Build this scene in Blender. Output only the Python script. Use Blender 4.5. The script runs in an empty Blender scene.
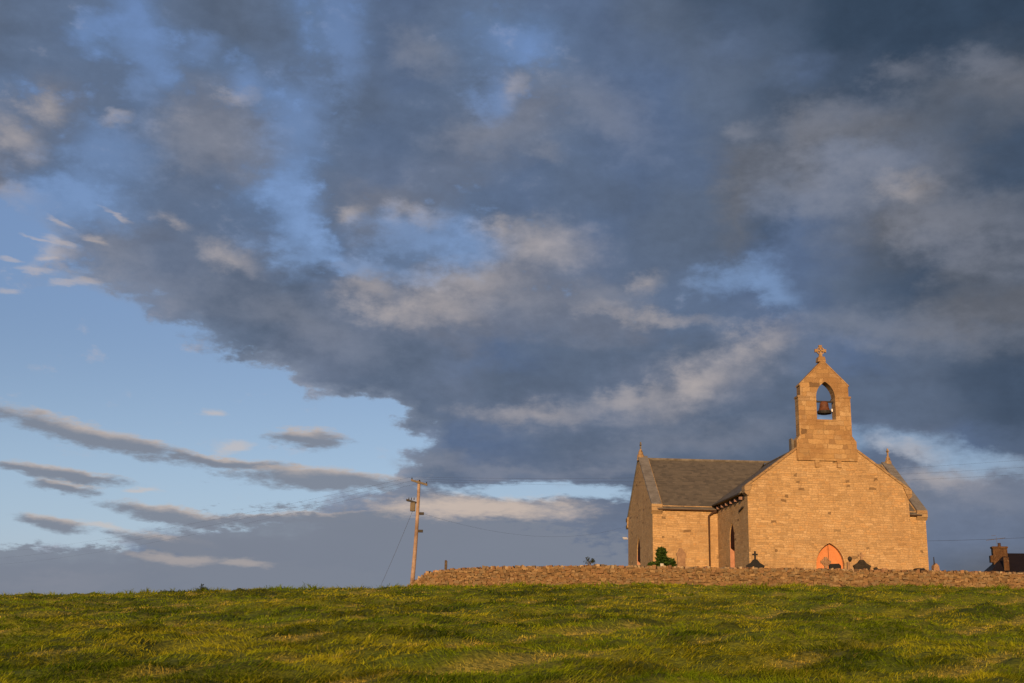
import bpy, math, random
import numpy as np
from mathutils import Vector, Matrix
C = bpy.context.scene.collection
R = math.radians
SC = bpy.context.scene
# heights are metres above the photographer's eye level; the field under the camera is at -1.6
# ------------------------------------------------------------------ camera
PITCH, ROLL = 0.2421, 0.0213
fw = Vector((0, math.cos(PITCH), math.sin(PITCH))); rt = Vector((1, 0, 0)); up = rt.cross(fw)
rt2 = rt*math.cos(ROLL) + up*math.sin(ROLL); up2 = up*math.cos(ROLL) - rt*math.sin(ROLL)
cd = bpy.data.cameras.new('camera'); cam = bpy.data.objects.new('camera', cd); C.objects.link(cam)
M = Matrix((rt2, up2, -fw)).transposed().to_4x4(); cam.matrix_world = M
cd.sensor_width = 36; cd.lens = 1120/1024*36; cd.clip_start = .1; cd.clip_end = 6000
SC.camera = cam
SC.view_settings.view_transform = 'Standard'; SC.view_settings.look = 'None'
SC.view_settings.gamma = 1; SC.view_settings.exposure = 0.0
# ------------------------------------------------------------------ sun
SUN_EL, SUN_AZ = R(11), R(191.5)            # azimuth clockwise from +Y (behind and slightly left of the camera)
to_sun = Vector((math.sin(SUN_AZ)*math.cos(SUN_EL), math.cos(SUN_AZ)*math.cos(SUN_EL), math.sin(SUN_EL)))
sl = bpy.data.lights.new('sun', 'SUN'); sl.energy = 5.0; sl.angle = R(.5); sl.color = (1.0, .625, .31)
so = bpy.data.objects.new('sun', sl); C.objects.link(so); so.rotation_euler = to_sun.to_track_quat('Z', 'Y').to_euler()
# ------------------------------------------------------------------ sky
# letters are cloud tints (rgb, cover); rows run down from high in the sky, columns from left to right across the hill
CLOUD_TINTS = {
    'B': (150, 160, 178, 0.0), 'b': (125, 142, 168, .10), 'c': (96, 122, 160, .40), 's': (89, 107, 137, .95),
    'd': (90, 104, 126, 1), 'e': (68, 83, 104, 1), 'f': (54, 70, 90, 1), 'g': (104, 116, 138, 1),
    'G': (128, 135, 150, 1), 'w': (146, 146, 155, 1), 'W': (176, 168, 168, 1), 't': (97, 102, 113, 1),
    'm': (94, 111, 138, .70), 'n': (110, 118, 136, .74)}
CLOUD_MAP = [
    'dmmmcmdddmcmssmmmsssddeeeefffffff',
    'dmmccmmddmcmsdmcccmsdddseefffffff',
    'mmmmmcmcmmmmssdmmcmsssdddseeffett',
    'cnnmmmnncmmddsmmnnmsssddeeeeetttt',
    'nnmmmmnnnmmmsdmnnnmsssdddttttteee',
    'nmmmmmgnncmmssnnmmmsssstttggggtee',
    'nccccmmmccmnnnmmssddsddtggggtteee',
    'bbcnggmmmcmnnnmmmmmsdddtesgtttttt',
    'bbcggggggmcmmmmmnnmsddddsssteeeee',
    'bbbbcggdddgnmnnnnnnnmmmsssddeettt',
    'bbbbbbgddddggnnnnnnnnmmmssdddtttt',
    'bbbbbbbbdgggddgssddddddgggssdddee',
    'BBBBBBBBBBgdddgdddddggggddddddeee',
    'BBBBBBBBBBBBBddggggggddddddddddee',
    'BBBBBBBBBBBBBBsssddddddddddsggssd',
    'BBBBBBBBBBBBBddgggggddddddddgGGgG',
    'BBBBBBBBBBBggGGGGGGggdddddddGgggg',
    'bbbbbgGgggggggggggggggggggggggggg',
    'GGGGGggggggggggggggggggggggggdttt',
    'GGGGGggggggggggggggggggggggttdddd',
]
# lens clouds: centre, half length, half thickness, tilt, kind
LENS_CLOUDS = [
    (98, 438, 122, 11, 13, 'g'),
    (235, 463, 66, 6, 6, 'g'),
    (325, 480, 100, 11, 3, 'g'),
    (306, 438, 46, 11, 3, 'g'),
    (232, 446, 20, 6, -10, 'w'),
    (55, 474, 76, 7, 9, 'g'),
    (65, 488, 36, 6, 10, 'g'),
    (50, 523, 42, 7, 11, 'g'),
    (140, 492, 18, 3, 3, 'w'),
    (102, 525, 22, 4, 8, 'w'),
    (175, 515, 70, 8, 8, 'g'),
    (300, 516, 110, 5, -2, 'g'),
    (165, 541, 60, 8, 8, 'g'),
    (110, 576, 280, 22, 2, 'n'),
    (400, 560, 235, 42, 1, 'n'),
    (175, 557, 55, 5, 4, 'L'),
    (245, 563, 25, 4, 3, 'L'),
    (60, 583, 50, 5, -2, 'q'),
    (540, 492, 110, 9, 1, 'B'),
    (480, 508, 120, 11, 1, 'W'),
    (213, 413, 18, 4, 4, 'w'),
    (45, 106, 16, 9, 20, 'p'),
    (15, 138, 26, 12, 30, 'p'),
    (12, 192, 26, 7, 10, 'p'),
    (115, 120, 13, 6, -10, 'p'),
    (172, 219, 14, 6, 25, 'p'),
    (62, 232, 24, 6, 25, 'q'),
    (60, 248, 18, 6, 10, 'p'),
    (50, 258, 12, 5, 0, 'p'),
    (85, 280, 30, 6, 5, 'q'),
    (110, 256, 26, 12, 10, 'q'),
    (150, 285, 40, 16, 25, 'q'),
    (230, 257, 22, 9, 20, 'p'),
    (240, 100, 16, 5, 0, 'p'),
    (352, 213, 12, 8, 0, 'p'),
    (415, 214, 26, 7, 10, 'p'),
    (510, 88, 12, 9, 0, 'p'),
    (485, 135, 40, 15, -5, 'q'),
    (547, 153, 14, 8, 0, 'q'),
    (497, 228, 16, 9, 0, 'p'),
    (542, 245, 44, 16, 5, 'p'),
    (368, 286, 30, 14, 25, 'p'),
    (468, 280, 46, 14, 3, 'p'),
    (443, 308, 36, 11, 8, 'p'),
    (392, 314, 28, 9, 10, 'p'),
    (645, 282, 14, 8, 0, 'p'),
    (650, 316, 55, 6, 5, 'p'),
    (522, 300, 26, 12, 0, 'q'),
    (600, 300, 40, 10, 0, 'q'),
    (695, 384, 60, 18, -22, 'p'),
    (692, 384, 20, 10, 0, 'p'),
    (632, 398, 24, 9, -10, 'p'),
    (540, 413, 46, 8, -2, 'p'),
    (600, 408, 60, 12, -8, 'q'),
    (765, 342, 28, 12, -30, 'p'),
    (742, 133, 14, 8, 0, 'q'),
    (985, 60, 26, 10, 10, 'q'),
    (905, 70, 30, 10, -15, 'q'),
    (905, 186, 22, 10, 0, 'p'),
    (870, 165, 60, 14, 5, 'q'),
    (950, 215, 80, 22, 10, 'q'),
    (810, 190, 50, 20, 0, 'q'),
    (915, 445, 50, 8, 8, 'c'),
    (985, 462, 60, 9, 4, 'c'),
    (905, 448, 26, 6, 10, 'p'),
    (940, 478, 40, 9, 3, 'p'),
    (985, 500, 36, 8, 0, 'q'),
    (440, 500, 40, 8, 0, 'L'),
    (840, 440, 20, 10, 30, 'c'),
    (135, 18, 18, 22, 0, 'c'),
    (97, 22, 12, 12, 30, 'c'),
    (150, 70, 20, 30, 20, 'c'),
    (200, 45, 14, 10, 0, 'c'),
    (245, 85, 14, 12, 0, 'c'),
    (345, 38, 16, 46, 3, 'c'),
    (298, 120, 26, 34, 20, 'c'),
    (526, 42, 28, 12, 0, 'c'),
    (494, 96, 18, 18, -30, 'c'),
    (283, 185, 12, 9, 0, 'c'),
    (298, 226, 18, 34, 5, 'c'),
    (345, 264, 60, 8, 12, 'c'),
    (425, 240, 46, 22, 0, 'c'),
    (470, 250, 30, 16, 0, 'c'),
    (740, 276, 30, 12, -10, 'c'),
    (775, 290, 20, 10, 20, 'c'),
    (110, 150, 40, 20, 10, 'c'),
    (80, 200, 50, 18, 15, 'c'),
    (20, 215, 40, 18, 0, 'c'),
    (62, 222, 16, 3, 28, 'L'), (58, 240, 18, 3, 22, 'L'), (40, 238, 16, 2, 15, 'L'), (50, 260, 14, 3, 5, 'L'),
    (38, 272, 22, 3, 4, 'L'), (60, 282, 18, 3, -4, 'L'), (92, 238, 16, 3, 15, 'L'), (15, 262, 16, 2, 8, 'L'),
    (8, 290, 14, 3, 2, 'L'), (85, 281, 18, 4, 6, 'L'), (118, 215, 14, 3, 30, 'L'),
    (500, 470, 60, 5, 2, 'q'), (610, 468, 50, 5, 3, 'q'), (440, 462, 30, 6, -5, 'q'),
    (700, 440, 90, 12, -6, 'q'), (905, 330, 90, 14, 3, 'q'), (960, 250, 70, 16, 10, 'q'), (830, 120, 60, 16, -15, 'q'),
    (600, 110, 50, 20, 30, 'q'), (420, 50, 30, 14, 20, 'q'), (210, 140, 50, 26, 10, 'q'), (300, 320, 70, 18, 20, 'q'),
]
_f = 1120.
def _to_map(a, e):
    d = Vector((math.sin(a)*math.cos(e), math.cos(a)*math.cos(e), math.sin(e))); q = d.dot(fw)
    return 512+_f*d.dot(rt2)/q, 341.5-_f*d.dot(up2)/q
def _to_sky(px, py):
    d = (fw + rt2*((px-512)/_f) - up2*((py-341.5)/_f)).normalized()
    return math.degrees(math.atan2(d.x, d.y)), math.degrees(math.asin(d.z))
_A = np.array([[[q/255 for q in CLOUD_TINTS[c][:3]] + [CLOUD_TINTS[c][3]] for c in l] for l in CLOUD_MAP])
def _samp(px, py):
    x = min(max(px/32, 0), 31.999); y = min(max(py/32, 0), len(CLOUD_MAP)-1.001); i, j = int(x), int(y); x -= i; y -= j
    return (_A[j, i]*(1-x)+_A[j, i+1]*x)*(1-y)+(_A[j+1, i]*(1-x)+_A[j+1, i+1]*x)*y
SKY_ROWS = [[_samp(*_to_map(R(a), R(e))) for a in np.linspace(-28, 28, 32)] for e in np.linspace(1, 33, 22)]
STREAKS = []
for (cx, cy, hw, hh, an, kind) in LENS_CLOUDS:
    a0, e0 = _to_sky(cx, cy); a1, e1 = _to_sky(cx+hw*math.cos(R(an)), cy+hw*math.sin(R(an)))
    dx, dy = a1-a0, e1-e0
    STREAKS.append((a0, e0, math.hypot(dx, dy), hh*57.3/_f*.96, math.atan2(dy, dx), kind))


class NT:
    def __init__(s, t): s.t = t; s.n = t.nodes; s.l = t.links
    def val(s, sock, v):
        if v is None: return
        if isinstance(v, bpy.types.NodeSocket): s.l.new(v, sock)
        else: sock.default_value = v
    def math(s, op, a, b=None, c=None, clamp=False):
        n = s.n.new('ShaderNodeMath'); n.operation = op; n.use_clamp = clamp
        s.val(n.inputs[0], a); s.val(n.inputs[1], b)
        if c is not None: s.val(n.inputs[2], c)
        return n.outputs[0]
    def vm(s, op, a, b=None, sc=None):
        n = s.n.new('ShaderNodeVectorMath'); n.operation = op
        s.val(n.inputs[0], a); s.val(n.inputs[1], b)
        if sc is not None: s.val(n.inputs['Scale'], sc)
        return n.outputs['Value'] if op in ('LENGTH', 'DOT_PRODUCT', 'DISTANCE') else n.outputs[0]
    def rng(s, v, a, b, c=0., d=1., smooth=True):
        n = s.n.new('ShaderNodeMapRange'); n.interpolation_type = 'SMOOTHSTEP' if smooth else 'LINEAR'
        s.val(n.inputs[0], v)
        for k, q in zip((1, 2, 3, 4), (a, b, c, d)): s.val(n.inputs[k], q)
        return n.outputs[0]
    def mix(s, f, a, b, mode='MIX'):
        n = s.n.new('ShaderNodeMix'); n.data_type = 'RGBA'; n.blend_type = mode
        s.val(n.inputs[0], f); s.val(n.inputs[6], a); s.val(n.inputs[7], b); return n.outputs[2]
    def noise(s, vec, scale, detail=3, rough=.5, dist=0., dim='3D'):
        n = s.n.new('ShaderNodeTexNoise'); n.noise_dimensions = dim
        s.val(n.inputs['Vector'], vec); s.val(n.inputs['Scale'], scale); s.val(n.inputs['Detail'], detail)
        s.val(n.inputs['Roughness'], rough); s.val(n.inputs['Distortion'], dist); return n
    def sep(s, v):
        n = s.n.new('ShaderNodeSeparateXYZ'); s.val(n.inputs[0], v); return n.outputs
    def comb(s, x, y, z=0.):
        n = s.n.new('ShaderNodeCombineXYZ'); s.val(n.inputs[0], x); s.val(n.inputs[1], y); s.val(n.inputs[2], z); return n.outputs[0]
    def ramp(s, f, stops, interp='LINEAR'):
        n = s.n.new('ShaderNodeValToRGB'); cr = n.color_ramp; cr.interpolation = interp
        s.val(n.inputs[0], f)
        while len(cr.elements) < len(stops): cr.elements.new(.5)
        for e, (p, c) in zip(cr.elements, stops): e.position = p; e.color = c
        return n.outputs

def lin(c): return tuple(((x+.055)/1.055)**2.4 if x > .04045 else x/12.92 for x in c)
def srgb(r, g, b, a=1.): return lin((r/255, g/255, b/255)) + (a,)

BG = .1
world = bpy.data.worlds.new('World'); SC.world = world; world.use_nodes = True
t = NT(world.node_tree); t.n.clear()
tc = t.n.new('ShaderNodeTexCoord'); D = tc.outputs['Generated']
x, y, z = t.sep(D)[:3]
deg = 180/math.pi
az = t.math('MULTIPLY', t.math('ARCTAN2', x, y), deg)
el = t.math('MULTIPLY', t.math('ARCSINE', z), deg)
# cloud deck coordinates: direction projected on a high horizontal layer
zz = t.math('ADD', t.math('MAXIMUM', z, 0.), .16)
deck = t.comb(t.math('DIVIDE', x, zz), t.math('DIVIDE', y, zz), 0.)
n1 = t.noise(deck, 2.2, 6, .55)
n2 = t.noise(deck, 7.0, 5, .6)
iso = t.noise(t.vm('MULTIPLY', D, (1, 1, 1.7)), 22., 6, .62)
iso2 = t.noise(D, 9., 4, .55)
def sepc(col):                                      # colour channels centred on zero
    n = t.n.new('ShaderNodeSeparateColor'); t.val(n.inputs[0], col); return [t.math('SUBTRACT', o, .5) for o in n.outputs]
c1 = sepc(n1.outputs['Color'])
c2 = sepc(n2.outputs['Color'])
c3 = sepc(iso.outputs['Color'])
fade = t.rng(el, 2., 12., .25, 1.)
def warp(base, k, a, b, c):
    w = t.math('ADD', t.math('ADD', t.math('MULTIPLY', c1[k], a), t.math('MULTIPLY', c2[k], b)), t.math('MULTIPLY', c3[k], c))
    return t.math('ADD', base, t.math('MULTIPLY', w, fade))
wa = warp(az, 0, 2.6, 2.6, 3.4)
we = warp(el, 1, 1.6, 1.6, 2.8)
u = t.math('DIVIDE', t.math('ADD', wa, 28.), 56., clamp=True)
col = alp = None
EL0, EL1, NR = 1., 33., len(SKY_ROWS); dE = (EL1-EL0)/(NR-1)
for i, row in enumerate(SKY_ROWS):
    st = []
    for k in range(32):
        st.append((k/31, lin(row[k][:3]) + (float(row[k][3]),)))
    o = t.ramp(u, st, 'LINEAR')
    if col is None: col, alp = o[0], o[1]
    else:
        f = t.rng(we, EL0+(i-1)*dE, EL0+i*dE)
        col = t.mix(f, col, o[0])
        m = t.n.new('ShaderNodeMix'); t.val(m.inputs[0], f); t.val(m.inputs[2], alp); t.val(m.inputs[3], o[1]); alp = m.outputs[0]
# clear sky: Nishita tinted to the photograph's evening blue
sky = t.n.new('ShaderNodeTexSky'); sky.sky_type = 'NISHITA'; sky.sun_disc = False
sky.sun_elevation = SUN_EL; sky.sun_rotation = SUN_AZ; sky.altitude = 200; sky.air_density = 1.; sky.dust_density = .6; sky.ozone_density = 2.
hi = t.n.new('ShaderNodeHueSaturation'); t.val(hi.inputs['Color'], sky.outputs[0]); t.val(hi.inputs['Value'], t.rng(el, 8., 30., .97, 1.5)); hi.inputs['Saturation'].default_value = 1.0
clear = t.mix(1., t.mix(t.rng(el, 1., 14., .55, 0.), hi.outputs[0], tuple(v/BG for v in srgb(158, 196, 222)[:3]) + (1,)), (1.04, .95, 1.07, 1), 'MULTIPLY')
# main cloud masses
iso3 = t.noise(t.vm('MULTIPLY', D, (1, 1, 1.5)), 58., 5, .6)
puff = t.math('ADD', t.math('MULTIPLY', t.math('SUBTRACT', iso.outputs['Fac'], .5), 1.25), t.math('MULTIPLY', t.math('SUBTRACT', n2.outputs['Fac'], .5), .5))
puff = t.math('ADD', puff, t.math('MULTIPLY', t.math('SUBTRACT', iso3.outputs['Fac'], .5), t.rng(el, 4., 14., .25, .75)))
a1 = t.rng(t.math('ADD', alp, t.math('MULTIPLY', puff, .62)), .32, .66)
lum = t.math('ADD', 1., t.math('MULTIPLY', t.math('ADD', puff, t.math('MULTIPLY', t.math('SUBTRACT', iso2.outputs['Fac'], .5), .6)), .36))
hs = t.n.new('ShaderNodeHueSaturation'); t.val(hs.inputs['Color'], col); t.val(hs.inputs['Value'], t.math('DIVIDE', lum, BG)); ccol = hs.outputs[0]
# sunlit, creamy tops where the cloud breaks up
edge = t.math('MULTIPLY', t.rng(puff, .12, .42), t.rng(alp, 1.0, .35))
out = t.mix(a1, clear, ccol)
out = t.mix(t.math('MULTIPLY', edge, .35), out, tuple(v/BG for v in srgb(190, 182, 186)[:3]) + (1,))
# separate lens-shaped clouds low over the horizon
body = tuple(v/BG for v in srgb(124, 131, 145)[:3]) + (1,)
lit = tuple(v/BG for v in srgb(208, 190, 176)[:3]) + (1,)
sn = t.noise(t.comb(t.math('MULTIPLY', az, .35), el, 0.), .9, 5, .6)
sw = sepc(sn.outputs['Color'])
pax = t.math('ADD', az, t.math('MULTIPLY', sw[0], 2.6)); pay = t.math('ADD', el, t.math('MULTIPLY', sw[1], 1.1))
rag = t.math('MULTIPLY', t.math('SUBTRACT', t.noise(t.comb(t.math('MULTIPLY', az, .5), t.math('MULTIPLY', el, 1.5), 3.), 2.2, 4, .65).outputs['Fac'], .5), .9)
glow = tuple(v/BG for v in srgb(190, 179, 174)[:3]) + (1,)
pale = tuple(v/BG for v in srgb(138, 141, 153)[:3]) + (1,)
hbx = t.math('ADD', az, t.math('ADD', t.math('MULTIPLY', c3[0], 3.2), t.math('MULTIPLY', c2[0], .8))); hby = t.math('ADD', el, t.math('ADD', t.math('MULTIPLY', c3[1], 2.4), t.math('MULTIPLY', c2[1], .6)))
puff9 = t.math('MULTIPLY', puff, .9)
def dp(r_): return t.math('ADD', t.math('SUBTRACT', 1., r_), puff9)
for (a0, e0, hw, hh, ang, kind) in STREAKS:
    ca_, sa_ = math.cos(ang), math.sin(ang); k_ = 1.6 if kind in 'pqc' else 1.; ex, ey = hw*1.15*k_, hh*1.3*k_
    qx, qy = (hbx, hby) if kind in 'pqc' else (pax, pay)
    X = t.math('MULTIPLY_ADD', qy, sa_/ex, t.math('MULTIPLY_ADD', qx, ca_/ex, -(a0*ca_+e0*sa_)/ex))
    vy = t.math('MULTIPLY_ADD', qy, ca_/ey, t.math('MULTIPLY_ADD', qx, -sa_/ey, (a0*sa_-e0*ca_)/ey))
    rad = t.math('SQRT', t.math('MULTIPLY_ADD', vy, vy, t.math('MULTIPLY', X, X)))
    d = t.math('ADD', t.math('SUBTRACT', 1., rad), rag)
    if kind == 'g':
        a = t.rng(d, -.02, .55); k = t.rng(vy, .0, .8)
        cc = t.mix(t.math('MULTIPLY', k, .75), body, lit)
        out = t.mix(t.math('MULTIPLY', a, .93), out, cc)
    elif kind == 'n':                                   # flat grey bank
        out = t.mix(t.math('MULTIPLY', t.rng(d, -.02, .22), .9), out, body)
    elif kind == 'B':
        out = t.mix(t.math('MULTIPLY', t.rng(d, .0, .5), .9), out, clear)
    elif kind in 'WwL':
        out = t.mix(t.math('MULTIPLY', t.rng(d, -.1, .8), {'W': .8, 'w': .5, 'L': .36}[kind]), out, lit)
    elif kind == 'p':                                   # sunlit puff in the high deck
        out = t.mix(t.math('MULTIPLY', t.rng(dp(rad), -.1, 1.25), .50), out, glow)
    elif kind == 'q':                                   # fainter grey puff
        out = t.mix(t.math('MULTIPLY', t.rng(dp(rad), -.1, 1.15), .40), out, pale)
    elif kind == 'c':                                   # gap where the blue shows
        out = t.mix(t.math('MULTIPLY', t.rng(dp(rad), -.05, .95), .56), out, clear)
# elsewhere (behind and far to the sides) the deck thins into a plain evening sky
bg = t.n.new('ShaderNodeBackground'); bg.inputs[1].default_value = BG; t.val(bg.inputs[0], out)
wo = t.n.new('ShaderNodeOutputWorld'); t.l.new(bg.outputs[0], wo.inputs[0])
world.cycles.sampling_method = 'MANUAL'; world.cycles.sample_map_resolution = 512

# ------------------------------------------------------------------ materials
def mat(name, rough=.9):
    m = bpy.data.materials.new(name); m.use_nodes = True
    n = NT(m.node_tree); b = m.node_tree.nodes['Principled BSDF']; b.inputs['Roughness'].default_value = rough
    if 'Specular IOR Level' in b.inputs: b.inputs['Specular IOR Level'].default_value = .25
    return m, n, b
def bump(n, b, h, strength=.5, dist=.02):
    k = n.n.new('ShaderNodeBump'); k.inputs['Strength'].default_value = strength; k.inputs['Distance'].default_value = dist
    n.val(k.inputs['Height'], h); n.l.new(k.outputs[0], b.inputs['Normal'])
def simple(name, c, c2=None, scale=3., rough=.85, bs=.3, metal=0.):
    m, n, b = mat(name, rough)
    tcn = n.n.new('ShaderNodeTexCoord'); no = n.noise(tcn.outputs['Object'], scale, 5, .6)
    c2 = c2 or tuple(v*.6 for v in c)
    n.val(b.inputs['Base Color'], n.mix(n.rng(no.outputs['Fac'], .3, .7), tuple(c2)+(1,), tuple(c)+(1,)))
    b.inputs['Metallic'].default_value = metal
    bump(n, b, no.outputs['Fac'], bs, .02); return m
def stone(name, cols, hh=.145, ww=.29, joint=.012, jcol=(.40, .27, .145), seed=0., stain=.35):
    """coursed masonry in the wall's own metre UVs"""
    m, n, b = mat(name, .93)
    uv = n.n.new('ShaderNodeTexCoord').outputs['UV']
    wob = n.vm('SCALE', n.vm('SUBTRACT', n.noise(uv, 2.2, 4, .65).outputs['Color'], (.5, .5, .5)), None, .30)
    p = n.sep(n.vm('ADD', uv, wob))
    yv = n.math('DIVIDE', p[1], hh); row = n.math('FLOOR', yv)
    wn = n.n.new('ShaderNodeTexWhiteNoise'); wn.noise_dimensions = '1D'; n.val(wn.inputs['W'], n.math('ADD', row, seed)); rr = wn.outputs['Value']
    xv0 = n.noise(n.comb(p[0], row, 0.), 1.1, 2, .5).outputs['Fac']
    xv = n.math('ADD', n.math('MULTIPLY', n.math('DIVIDE', p[0], ww), n.math('ADD', .7, n.math('MULTIPLY', rr, .6))), n.math('MULTIPLY', rr, 17.))
    xv = n.math('ADD', xv, n.math('MULTIPLY', xv0, 2.2))
    xv = n.math('ADD', xv, n.math('MULTIPLY', n.math('SINE', n.math('MULTIPLY', xv, 2.1)), .28))
    cl = n.math('FLOOR', xv)
    w2 = n.n.new('ShaderNodeTexWhiteNoise'); w2.noise_dimensions = '2D'; n.val(w2.inputs['Vector'], n.comb(cl, row, 0.)); rv = w2.outputs['Value']
    fx = n.math('FRACT', xv); fy = n.math('FRACT', yv)
    dx = n.math('MULTIPLY', n.math('MINIMUM', fx, n.math('SUBTRACT', 1., fx)), ww); dy = n.math('MULTIPLY', n.math('MINIMUM', fy, n.math('SUBTRACT', 1., fy)), hh)
    dd = n.math('MINIMUM', dx, dy); mo = n.rng(dd, joint*.3, joint*1.3)
    st = [(i/(len(cols)-1)*.999, c+(1,)) for i, c in enumerate(cols)]
    cc = n.ramp(rv, st, 'LINEAR')[0]
    big = n.noise(uv, .45, 5, .6).outputs['Fac']; fine = n.noise(uv, 9., 5, .65).outputs['Fac']
    cc = n.mix(n.rng(big, .42, .66, 0., stain), cc, (.29, .165, .07, 1))
    grey = n.noise(uv, .8, 6, .7).outputs['Fac']; cc = n.mix(n.rng(grey, .56, .72, 0., .55), cc, (.25, .20, .12, 1))
    drip = n.noise(n.vm('MULTIPLY', uv, (1.4, .16, 1.)), 1.6, 4, .6).outputs['Fac']
    cc = n.mix(n.rng(drip, .54, .72, 0., .45), cc, (.24, .145, .07, 1))
    pat = n.noise(uv, 1.3, 5, .7).outputs['Fac']
    cc = n.mix(n.rng(pat, .55, .75, 0., .5), cc, (.60, .42, .24, 1))
    cc = n.mix(n.rng(fine, .35, .7, 0., .35), cc, (.22, .13, .06, 1))
    cc = n.mix(mo, jcol+(1,), cc)
    # a few random stones painted dark to stand in for open putlog holes
    cc = n.mix(n.math('MULTIPLY', n.rng(rv, .985, .99), .6), cc, (.07, .035, .015, 1))
    n.val(b.inputs['Base Color'], cc)
    bump(n, b, n.math('ADD', mo, n.math('ADD', n.math('MULTIPLY', fine, .9), n.math('MULTIPLY', rv, .5))), .6, .03)
    return m
SAND = [(.45, .295, .14), (.53, .35, .17), (.48, .31, .145), (.59, .405, .21), (.52, .315, .135), (.55, .37, .185), (.38, .245, .115), (.47, .325, .17)]
M_WALL = stone('sandstone_rubble', SAND)
M_ASHLAR = stone('sandstone_ashlar', [(.38, .23, .10), (.47, .30, .135), (.27, .165, .08), (.42, .26, .11), (.50, .34, .17), (.33, .22, .12)], .30, .55, .010, (.29, .18, .08), 5., 1.)
M_ASHLAR.node_tree.nodes['Principled BSDF'].inputs['Roughness'].default_value = .95
M_COPE = stone('coping_stone', [(.36, .25, .13), (.30, .20, .11), (.42, .29, .15)], .3, .8, .012, (.16, .11, .07), 9., .5)
M_DARKCOPE = simple('weathered_coping', (.20, .18, .15), (.11, .095, .075), 2.5)
def slate_mat(name, a, b_, h=.22):
    m, n, b = mat(name, .7)
    uv = n.n.new('ShaderNodeTexCoord').outputs['UV']; p = n.sep(uv)
    yv = n.math('DIVIDE', p[1], h); row = n.math('FLOOR', yv); xv = n.math('ADD', n.math('DIVIDE', p[0], .3), n.math('MULTIPLY', row, .5)); cl = n.math('FLOOR', xv)
    w2 = n.n.new('ShaderNodeTexWhiteNoise'); w2.noise_dimensions = '2D'; n.val(w2.inputs['Vector'], n.comb(cl, row, 0.))
    big = n.noise(uv, .6, 5, .65).outputs['Fac']
    cc = n.mix(w2.outputs['Value'], a+(1,), b_+(1,))
    cc = n.mix(n.rng(big, .4, .7, 0., .6), cc, tuple(v*1.05 for v in b_)+(1,))
    n.val(b.inputs['Base Color'], cc)
    bump(n, b, n.math('ADD', n.math('SUBTRACT', 1., n.math('FRACT', yv)), n.math('MULTIPLY', w2.outputs['Value'], .4)), .7, .02)
    return m
M_SLATE = slate_mat('roof_slate', (.088, .078, .064), (.145, .125, .098))
M_LEAD = simple('lead_and_stone_flashing', (.22, .21, .20), (.14, .13, .12), 1.5)
M_IRON = simple('black_iron', (.02, .018, .016), (.035, .03, .025), 8., .6)
M_PIPE = simple('rusty_brown_pipe', (.05, .025, .015), (.08, .04, .02), 6., .7)
M_DOOR = simple('orange_door_paint', (.64, .25, .095), (.55, .20, .07), 2., .7, .1)
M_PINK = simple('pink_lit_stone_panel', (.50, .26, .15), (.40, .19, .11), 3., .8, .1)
M_GLASS_SHADE = simple('dark_leaded_glass_and_arch_shade', (.03, .012, .01), (.05, .02, .015), 5., .85, .1); M_GLASS_SHADE.node_tree.nodes['Principled BSDF'].inputs['Specular IOR Level'].default_value = .05
M_BRONZE = simple('rusted_bell_bronze', (.16, .06, .025), (.09, .035, .02), 6., .6)
M_GRANITE = simple('black_granite', (.010, .010, .011), (.018, .017, .017), 20., .75, .1)
M_BROWNST = simple('dark_brown_headstone', (.045, .034, .022), (.02, .016, .012), 6., .8)
M_MARBLE = simple('white_marble', (.62, .58, .5), (.42, .38, .3), 5., .6)
M_SANDHEAD = simple('weathered_sandstone_headstone', (.36, .22, .12), (.22, .13, .075), 4.)
M_PINKST = simple('pinkish_headstone', (.34, .2, .15), (.2, .12, .09), 6.)
M_POLE = simple('creosoted_timber', (.42, .30, .22), (.21, .14, .10), 2.2, .9)
M_GREY = simple('grey_painted_steel', (.10, .085, .06), (.16, .12, .07), 5., .6)
M_WHITE = simple('white_paint', (.8, .78, .75), (.7, .68, .65), 5., .5)
M_BRICK = stone('chimney_brick', [(.07, .032, .014), (.09, .04, .017), (.055, .025, .012)], .09, .24, .01, (.055, .036, .022), 3.)  # brick colours darkened to carry the shade lying on the chimney
M_HROOF = slate_mat('farmhouse_slate', (.010, .006, .008), (.014, .009, .010))
M_HWALL = simple('grey_render', (.22, .2, .18), (.16, .15, .13), 2.)
M_RUBBLE_CORE = simple('dry_stone_core', (.24, .135, .07), (.16, .09, .05), 5.)
M_POST = simple('old_post', (.12, .09, .06), (.07, .05, .035), 8.)
def vcol_mat(name, rough=.9, transl=0., bs=.5, scale=12.):
    m, n, b = mat(name, rough)
    at = n.n.new('ShaderNodeAttribute'); at.attribute_name = 'tint'
    tcn = n.n.new('ShaderNodeTexCoord'); no = n.noise(tcn.outputs['Object'], scale, 4, .6).outputs['Fac']
    n.val(b.inputs['Base Color'], n.mix(n.rng(no, .3, .75, 0., .45), at.outputs['Color'], n.vm('SCALE', at.outputs['Color'], None, .5)))
    if transl:
        tr = n.n.new('ShaderNodeBsdfTranslucent'); n.val(tr.inputs[0], at.outputs['Color'])
        mx = n.n.new('ShaderNodeMixShader'); mx.inputs[0].default_value = transl
        out = [q for q in n.n if q.type == 'OUTPUT_MATERIAL'][0]
        n.l.new(b.outputs[0], mx.inputs[1]); n.l.new(tr.outputs[0], mx.inputs[2]); n.l.new(mx.outputs[0], out.inputs[0])
    else: bump(n, b, no, bs, .03)
    return m
M_RUBBLE = vcol_mat('field_stones'); M_LEAF = vcol_mat('leaves', .6, .3); M_BLADE = vcol_mat('grass_blades', .9, .3, scale=3.); M_BLADE.node_tree.nodes['Principled BSDF'].inputs['Specular IOR Level'].default_value = .04

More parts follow.
